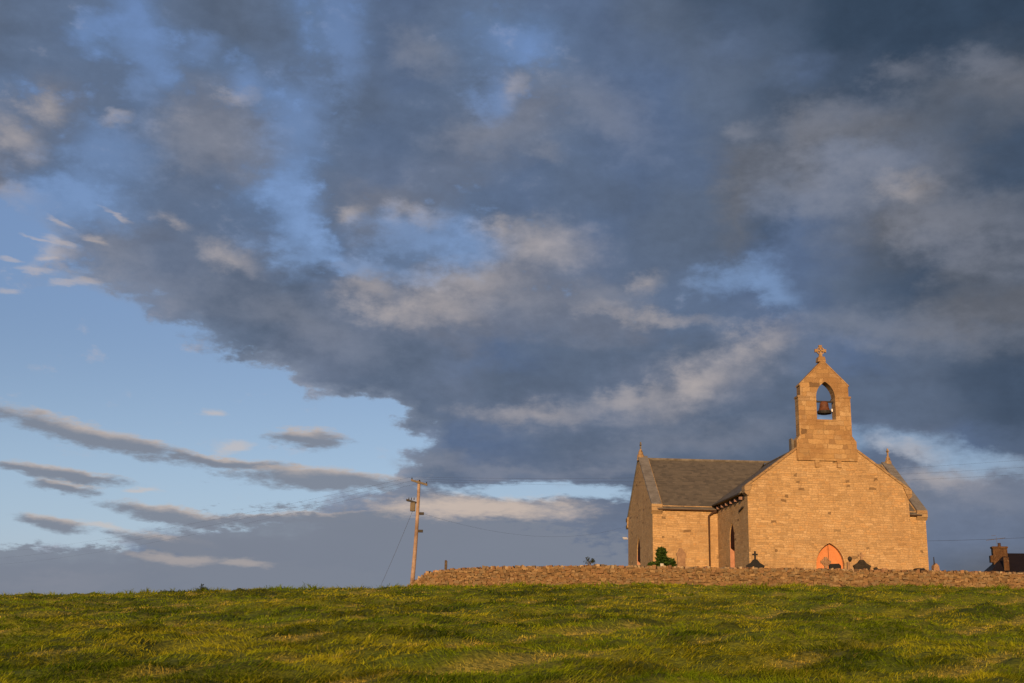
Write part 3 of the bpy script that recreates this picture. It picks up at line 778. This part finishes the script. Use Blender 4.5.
# bell gable (thing > part > sub-part)
m = MB()
m.prism([(-1.86, 7.95), (1.90, 7.95), (1.90, 9.18), (-1.86, 9.18)], 'y', -.14, .95)
m.prism([(-1.86, 9.182), (1.90, 9.182), (1.68, 9.50), (-1.63, 9.50)], 'y', -.10, .9)
LO, RO = arch(.60, 11.95, 1.02, 10, .12); ap2 = LO[-1]
BD = .72
lp = [(-1.62, 9.502), (.12, 9.502), (.12, 10.55), (-.48, 10.55)] + LO + [(.04, 14.30), (-1.48, 12.72), (-1.48, 12.02), (-1.62, 11.96)]
rp = [(.12, 9.502), (1.68, 9.502), (1.68, 11.96), (1.58, 12.02), (1.58, 12.72), (.04, 14.30), ap2] + RO + [(.72, 10.55), (.12, 10.55)]
m.prism(lp, 'y', -.03, BD, skip=(1, 3+len(LO))); m.prism(rp, 'y', -.03, BD, skip=(5, len(rp)-1))
bc = m.build('bellcote', M_ASHLAR, ch)
m = MB(); m.prism([(-2.02, 8.6), (-1.864, 8.6), (-1.864, 9.3), (-2.02, 9.40)], 'y', .45, 1.0); m.build('shoulder_stone', M_DARKCOPE, bc); m = MB(); m.prism([(1.904, 8.6), (2.05, 8.6), (2.05, 9.0), (1.904, 9.2)], 'y', .45, 1.0); m.build('shoulder_stone', M_DARKCOPE, bc)
for a, b, c_ in ((-1.66, -.495, -1.622), (.735, 1.72, 1.682)):
    m = MB(); m.prism([(a, -.065), (b, -.065), (b, -.032), (c_, -.032), (c_, BD+.03), (a, BD+.03)] if a < 0 else [(a, -.065), (b, -.065), (b, BD+.03), (c_, BD+.03), (c_, -.032), (a, -.032)], 'z', 11.93, 12.05)
    m.build('string_course', M_ASHLAR, bc)
m = MB()
cope_strip(m, (-1.53, 12.68), (.04, 14.31), 'y', -.05, BD+.04, .09); cope_strip(m, (1.63, 12.68), (.04, 14.31), 'y', -.05, BD+.04, .09); m.build('gable_coping', M_ASHLAR, bc)
m = MB(); m.box(-.55, .80, -.07, BD, 10.43, 10.548); m.build('opening_sill', M_ASHLAR, bc)
for cx in (-.62, .76):
    m = MB(); m.prism([(cx-.13, 7.55), (cx+.13, 7.55), (cx+.13, 7.946), (cx-.13, 7.946)], 'y', -.13, -.004); m.build('corbel', M_ASHLAR, bc)
m = MB()
m.prism([(-.62, 2.95+2.6), (.76, 5.55), (.76, 7.54), (-.62, 7.54)], 'y', -.03, -.004); m.build('shallow_pilaster', M_WALL, bc)
# bell, wheel and headstock
m = MB(); bp = [(0, .66), (.12, .65), (.22, .58), (.27, .44), (.29, .25), (.34, .10), (.42, 0.), (.37, -.01), (.30, .08), (0, .5)]
m.lathe(bp, (.12, BD/2, 11.14), 20); m.build('bell', M_BRONZE, bc, True)
m = MB(); m.lathe([(.43, -.12), (.45, -.02), (.44, .05), (.30, .02), (.26, -.16), (0, -.2)], (.12, BD/2, 11.10), 16); m.build('bell_wheel', M_IRON, bc)
m = MB(); m.box(-.46, .70, BD/2-.05, BD/2+.05, 11.70, 11.80); m.tube([(-.40, BD/2, 11.9), (-.28, BD/2, 11.72)], .03); m.tube([(.62, BD/2, 11.95), (.5, BD/2, 11.72)], .03); m.build('headstock', M_IRON, bc)
m = MB(); m.box(.56, .64, BD/2-.08, BD/2, 11.12, 11.30); m.build('bell_bracket', M_WHITE, bc)
# cross on the bell gable
m = MB(); m.prism([(-.22, 14.30), (.30, 14.30), (.24, 14.62), (-.16, 14.62)], 'y', .1, .6); m.build('cross_base', M_ASHLAR, bc)
m = MB(); zc = 15.05
m.prism([(-.06, 14.622), (.14, 14.622), (.11, 14.85), (-.03, 14.85)], 'y', .26, .44)
for k in range(4):
    a = k*math.pi/2; c_, s_ = math.cos(a), math.sin(a)
    pts_ = [(.03, -.045), (.36, -.11), (.36, .11), (.03, .045)]
    m.prism([(.04+p[0]*c_-p[1]*s_, zc+p[0]*s_+p[1]*c_) for p in pts_], 'y', .272+.001*k, .428-.001*k)
for k in range(16):
    a, b = k*math.pi/8, (k+1)*math.pi/8
    m.prism([(.04+r*math.cos(q), zc+r*math.sin(q)) for r, q in ((.19, a), (.25, a), (.25, b), (.19, b))], 'y', .29, .41)
m.build('celtic_cross', M_ASHLAR, bc)

# ------------------------------------------------------------------ gravestones
def at(px, d):                                     # ground position for a bearing (photo column near the horizon) at a distance
    return (sight(px, 588, d).x, d)
def sight(px, py, d):
    q = fw + rt2*((px-512)/1120) - up2*((py-341.5)/1120); return q*(d/q.y)
def zeye(px, py, d): return sight(px, py, d).z
def stone_thing(name, outline, th, m, px, d, label, cat, extra=None, rz=0.):
    x, y = at(px, d); z = gz(x, y)
    root = empty(name, (x, y, z), rz, label, cat)
    mb = MB(); mb.prism(outline, 'y', -th/2, th/2); mb.build('headstone', m, root, bevel=.015)
    b = MB(); w = max(p[0] for p in outline); b.box(-w-.12, w+.12, -th/2-.12, th/2+.12, -.3, .12); b.build('base', m, root)
    return root
def top_of(px, py, d):
    x, y = at(px, d); return zeye(px, py, d) - gz(x, y)
d0 = 64.
h = top_of(756, 559.5, d0); s0 = top_of(756, 566, d0)
ogee = lambda w, zs, zt: [(-w, -.2), (w, -.2), (w, zs-.12), (w+.06, zs), (w*.55, zs+(zt-zs)*.45), (w*.22, zt), (-w*.22, zt), (-w*.55, zs+(zt-zs)*.45), (-w-.06, zs), (-w, zs-.12)]
r1 = stone_thing('gravestone', ogee(.46, s0+.02, h), .2, M_GRANITE, 756, d0, 'black ogee-topped gravestone with a small cross, by the left front corner', 'gravestone')
m = MB(); cross_poly(m, 'y', 0, h-.02, .48, .30, .09, -.05, .05); m.build('cross', M_GRANITE, r1)
h = top_of(863, 560, d0); s0 = top_of(863, 567, d0)
r2 = stone_thing('gravestone', ogee(.44, s0+.06, h), .24, M_BROWNST, 863, d0, 'dark brown ogee gravestone topped by a sandy cross, right of the orange door', 'gravestone')
m = MB(); cross_poly(m, 'y', 0, h-.02, .42, .34, .10, -.05, .05); m.build('cross', M_SANDHEAD, r2)
h = top_of(827, 557, d0)
r3 = empty('gravestone', (*at(827, d0), gz(*at(827, d0))), 0, 'pale ringed stone cross standing in front of the orange door', 'gravestone')
m = MB(); m.prism([(-.3, -.2), (.3, -.2), (.2, h-.75), (-.2, h-.75)], 'y', -.14, .14); m.build('shaft', M_MARBLE, r3)
m = MB(); cross_poly(m, 'y', 0, h-.748, .748, .56, .16, -.07, .07)
for k in range(12):
    a, b = k*math.pi/6, (k+1)*math.pi/6; zc_ = h-.748+.748*.62
    m.prism([(r*math.cos(q), zc_+r*math.sin(q)) for r, q in ((.17, a), (.23, a), (.23, b), (.17, b))], 'y', -.05, .05)
m.build('cross', M_SANDHEAD, r3)
h = top_of(835, 563.5, d0-.5)
stone_thing('gravestone', [(-.30, -.2), (.30, -.2), (.32, h-.12), (.2, h), (-.26, h-.03), (-.34, h-.1)], .2, M_GRANITE, 836, d0-.5, 'low black slab gravestone in front of the orange door', 'gravestone')
h = top_of(821, 566.5, d0-.3)
h = top_of(849, 562, d0)
r4 = stone_thing('gravestone', [(-.10, -.2), (.10, -.2), (.07, h), (-.07, h)], .2, M_SANDHEAD, 849.5, d0, 'thin pale pillar gravestone with a dark urn, between door and brown gravestone', 'gravestone')
m = MB(); m.lathe([(.03, 0), (.07, .04), (.13, .15), (.11, .25), (.05, .3), (0, .32)], (.1, 0, h), 10); m.build('urn', M_BROWNST, r4)
h = top_of(877, 567, d0)
stone_thing('gravestone', [(-.12, -.2), (.12, -.2), (.12, h-.1), (.02, h), (-.12, h-.05)], .15, M_BROWNST, 877, d0, 'small dark gravestone tip showing just right of the brown cross gravestone', 'gravestone')
h = top_of(886, 568, d0)
stone_thing('gravestone', [(-.2, -.2), (.2, -.2), (.2, h-.12), (.1, h), (-.12, h), (-.2, h-.1)], .15, M_SANDHEAD, 886, d0, 'low rounded sandy gravestone peeping over the wall under the right half of the front', 'gravestone')
h = top_of(920, 568.3, d0)
stone_thing('gravestone', [(-.28, -.2), (.28, -.2), (.28, h-.05), (.18, h), (-.18, h), (-.28, h-.05)], .4, M_GRANITE, 920.5, d0, 'flat-topped dark tomb by the right corner of the church', 'gravestone')
h = top_of(936.5, 557, d0)
r5 = stone_thing('obelisk', [(-.26, -.2), (.26, -.2), (.14, h-.5), (.0, h-.35), (-.16, h-.5)], .4, M_SANDHEAD, 937, d0, 'brown tapering grave obelisk standing alone right of the church', 'obelisk')
m = MB(); m.tube([(-.06, 0, h-.45), (-.07, 0, h)], .04, 6, .02); m.build('spike', M_BROWNST, r5)
h = top_of(682, 548, d0+3)
r6 = stone_thing('gravestone', [(-.26, -.2), (.26, -.2), (.24, h-.55), (.30, h-.35), (.16, h-.18), (.05, h), (-.1, h), (-.15, h-.2), (-.28, h-.32), (-.22, h-.6)], .2, M_SANDHEAD, 681.5, d0+3, 'worn pinkish gravestone half hidden by the green bush', 'gravestone')
h = top_of(662, 563.5, d0-2)
stone_thing('gravestone', [(-.1, -.2), (.1, -.2), (.1, h), (-.08, h)], .12, M_MARBLE, 662, d0-2, 'short pale gravestone in front of the green bush', 'gravestone')
h = top_of(703, 567.5, d0)
stone_thing('gravestone', [(-.22, -.2), (.22, -.2), (.22, h-.08), (.1, h), (-.12, h), (-.22, h-.1)], .15, M_PINKST, 684+0, d0-1.2, 'low rounded gravestone at the right foot of the bush', 'gravestone') if False else None
x, y = at(445, 61); z = gz(x, y); h = zeye(445, 560, 61) - z
m = MB(); m.prism([(-.07, -.3), (.07, -.3), (.075, h-.05), (.02, h), (-.06, h-.02)], 'y', -.07, .07)
o = m.build('gate_post', M_POST); o.location = (x, y, z); props(o, 'lone dark post rising behind the left end of the field wall', 'post')

# ------------------------------------------------------------------ bushes and weeds
def bush(name, px, d, z0, lobes, n, leaf, cols, label, cat, stems=3):
    x, y = at(px, d); root = empty(name, (x, y, z0), 0, label, cat); m = MB(); rn = random.Random(int(px))
    for i in range(n):
        c, rr = rn.choice(lobes)
        v = Vector((rn.gauss(0, 1), rn.gauss(0, 1), rn.gauss(0, 1))).normalized()*(rn.random()**.45)
        p = Vector(c) + Vector((v.x*rr[0], v.y*rr[1], v.z*rr[2]))
        a = Vector((rn.gauss(0, 1), rn.gauss(0, 1), rn.gauss(0, 1))).normalized(); b = a.orthogonal().normalized(); l = leaf*rn.uniform(.6, 1.3)
        col_ = rn.choice(cols); k_ = rn.uniform(.7, 1.3)
        m.poly([p-a*l, p+b*l*.45, p+a*l, p-b*l*.45], tuple(q*k_ for q in col_))
    m.build('foliage', M_LEAF, root)
    s = MB()
    for k in range(stems):
        c, rr = lobes[k % len(lobes)]; s.tube([(c[0]*.2, c[1]*.2, -.2), (c[0]*.6, c[1]*.6, c[2]*.5), tuple(c)], .03, 5, .012)
    s.build('stem', M_POST, root); return root
GR = [(.05, .10, .014), (.075, .125, .02), (.03, .065, .01)]
zb = gz(*at(660, 66))
zt = zeye(659, 546.5, 66)-zb
bush('bush', 664, 66, zb, [((-.14, 0, zt-.36), (.32, .3, .36)), ((-.12, 0, zt-.75), (.38, .4, .45)), ((.34, 0, zt-1.0), (.4, .4, .36)), ((-.55, 0, zt-1.2), (.42, .4, .35)), ((0, 0, zt-1.5), (.9, .4, .4))], 3000, .10, GR, 'upright leafy green bush against the left transept wall', 'bush', 5)
bush('weed', 588.5, 58.3, wall_top(4)-.05, [((.05, 0, .16), (.34, .15, .12)), ((-.05, 0, .26), (.12, .1, .16)), ((.2, 0, .22), (.1, .1, .13))], 150, .05, [(.06, .07, .02), (.04, .05, .015)], 'small leafy weed sprouting from the top of the field wall', 'weed', 3)
xw, yw = at(202, 50)
bush('weed', 202, 49.5, gz(*at(202, 49.5)), [((0, 0, .22), (.12, .1, .18)), ((.12, 0, .15), (.14, .1, .13)), ((-.1, 0, .1), (.15, .1, .12))], 240, .05, [(.03, .045, .008), (.05, .06, .012)], 'dark tuft of weed standing on the grassy skyline left of the pole', 'weed', 2)

# ------------------------------------------------------------------ electricity pole and wires
PX, PY = at(411.5, 60); PZ = gz(PX, PY)
topz = zeye(419.5, 480.5, 60) - PZ; lean = sight(419.2, 480.5, 60).x - sight(411.8, 586, 60).x
pr = empty('utility_pole', (PX, PY, PZ), 0., 'leaning brown wooden electricity pole with crossarm at the left end of the wall', 'utility pole')
def pp(h): k = h/topz; return Vector((lean*k + .05*math.sin(k*3), 0, h))
m = MB(); m.tube([pp(topz*k/10 if k else -.8) for k in range(11)], .122, 10, .08); m.build('pole', M_POLE, pr, True)
m = MB(); c = pp(topz-.10)
A_, B_ = c+Vector((-.42, -.12, .10)), c+Vector((.46, -.12, -.14)); dv = (B_-A_).normalized(); nz = Vector((0, 0, .055)); ny = Vector((0, .05, 0))
P = [A_-nz-ny, B_-nz-ny, B_+nz-ny, A_+nz-ny]; Q = [p+2*ny for p in P]
m.poly(P); m.poly(Q[::-1]); [m.poly([P[(i+1) % 4], P[i], Q[i], Q[(i+1) % 4]]) for i in range(4)]
xa = m.build('crossarm', M_GREY, pr)
INS = []
for k in (.05, .5, .95):
    q = A_ + (B_-A_)*k + Vector((0, 0, .05)); INS.append(q + Vector((0, 0, .13)))
    m = MB(); m.lathe([(.02, 0), (.035, .02), (.02, .04), (.035, .06), (.02, .09), (0, .10)], q, 8); m.build('insulator', M_BROWNST, xa)
m = MB(); q = pp(zeye(415, 506, 60)-PZ)
m.box(q.x-.40, q.x-.14, -.16, .14, q.z-.28, q.z+.18); tb = m.build('transformer_box', M_GREY, pr, bevel=.02)
m = MB(); m.prism([(q.x-.62, q.z+.36), (q.x-.10, q.z+.22), (q.x-.10, q.z+.16), (q.x-.62, q.z+.26)], 'y', -.18, .16); m.build('bracket_cover', M_IRON, tb)
for dx in (-.50, -.36, -.22):
    m = MB(); m.lathe([(.02, 0), (.03, .04), (.015, .07), (.03, .10), (0, .13)], (q.x+dx, 0, q.z+.32), 6); m.build('bushing', M_BROWNST, tb)
for py_ in (513.5, 531.0):
    q = pp(zeye(416, py_, 60)-PZ); m = MB(); m.box(q.x+.10, q.x+.34, -.08, .06, q.z-.07, q.z+.07); m.tube([(q.x, 0, q.z), (q.x+.2, 0, q.z)], .03); m.build('service_bracket', M_IRON, pr)
def wire(name, a, b, sag, r, label, group=None, cat='cable'):
    a, b = Vector(a), Vector(b); n = 24
    pts = [a.lerp(b, k/n) - Vector((0, 0, 4*sag*(k/n)*(1-k/n))) for k in range(n+1)]
    m = MB(); m.tube([p-a for p in pts], r, 5); o = m.build(name, M_IRON); o.location = a; return props(o, label, cat, group)
base = Vector((PX, PY, PZ))
names_ = ['upper', 'middle', 'lower']
for i, q in enumerate(INS):
    p0 = base+q
    wire('power_line', p0, (-84+i*1.0, 168, 6.9-.9*i+.6), 1.2, .0035, ['topmost', 'middle', 'lowest'][i] + ' of the three thin wires running left from the pole', 'overhead wires at the pole')
    wire('power_line', p0, (31+i*.5, 54, 8.6-.35*i), .55, .003, ['topmost', 'middle', 'lowest'][i] + ' of the three thin wires running right from the pole top', 'overhead wires at the pole')
q = pp(zeye(416, 502, 60)-PZ)
gx = (386-512)/1120*60; wire('stay_wire', base+q+Vector((-.1, 0, 0)), (gx, 60, gz(gx, 60)), .08, .007, 'slanting stay wire from the pole down to the grass on its left')
Mc = Matrix.Translation(CH) @ Matrix.Rotation(YAW, 4, 'Z')
q = pp(zeye(416, 513.5, 60)-PZ)
wire('service_cable', base+q+Vector((.3, 0, 0)), Mc @ Vector((-HT-.1, V2+.1, TE-.55)), 1.0, .0035, 'service cable sagging from the pole to the back corner of the left transept')
wire('service_cable', Mc @ Vector((HT+.0, V1+1., 3.9)), (56, 92, 8.6), .25, .008, 'thin cable running off to the right from the church')

# ------------------------------------------------------------------ farmhouse beyond the churchyard
HX, HY = at(1003, 110)[0]-1.0, 106; hz = gz(HX, HY)
hr = empty('farmhouse', (HX, HY, hz), R(-14), 'dark slate-roofed farmhouse with brick chimney at the far right behind the wall', 'house')
rz_ = zeye(1010, 553.5, 110)-hz
m = MB(); m.box(-.9, 13, .5, 7.5, -1.5, rz_-2.2); m.build('wall', M_HWALL, hr)
m = MB(); xa_, xb_ = -1.9, 13.4; z0_ = rz_-2.3
for f_ in ([(xa_, 0, z0_), (xb_, 0, z0_), (xb_, 4, rz_), (.4, 4, rz_)], [(xb_, 8, z0_), (xa_, 8, z0_), (.4, 4, rz_), (xb_, 4, rz_)], [(xa_, 8, z0_), (xa_, 0, z0_), (.4, 4, rz_)], [(xa_, 0, z0_), (xa_, 8, z0_), (xb_, 8, z0_), (xb_, 0, z0_)], [(xb_, 0, z0_), (xb_, 8, z0_), (xb_, 4, rz_)]): m.poly(f_)
ro = m.build('roof', M_HROOF, hr)
m = MB(); m.box(-.75, .55, 3.4, 4.4, rz_-1.9, rz_+.62); m.box(-.82, .62, 3.33, 4.47, rz_+.45, rz_+.60); m.box(-1.0, -.752, 3.5, 4.3, rz_-.9, rz_-.25)
cs = m.build('chimney', M_BRICK, hr)
m = MB(); m.lathe([(.15, 0), (.13, .30), (.16, .34), (.0, .34)], (-.05, 3.9, rz_+.62), 10); m.build('chimney_pot', M_PIPE, cs)
m = MB(); m.box(-.28, .18, .9, 1.4, rz_-3, rz_-.55); m.build('flue_stack', M_BRICK, hr)
m = MB(); m.tube([(-.25, 3.9, rz_+.62), (-.25, 3.9, rz_+1.5)], .015, 5); m.tube([(-1.2, 3.9, rz_+1.22), (.55, 3.9, rz_+1.46)], .022, 5)
for k in range(9):
    xk = -1.15+k*.2; zk = rz_+1.22+.137*(k*.2+.05); m.tube([(xk, 3.6, zk), (xk, 4.2, zk)], .014, 4)
m.tube([(-.7, 3.9, rz_+1.66), (-.3, 3.9, rz_+1.68)], .014, 4)
m.build('tv_aerial', M_GREY, hr)
# render settings that keep the scene fast
SC.cycles.max_bounces = 4; SC.cycles.diffuse_bounces = 2
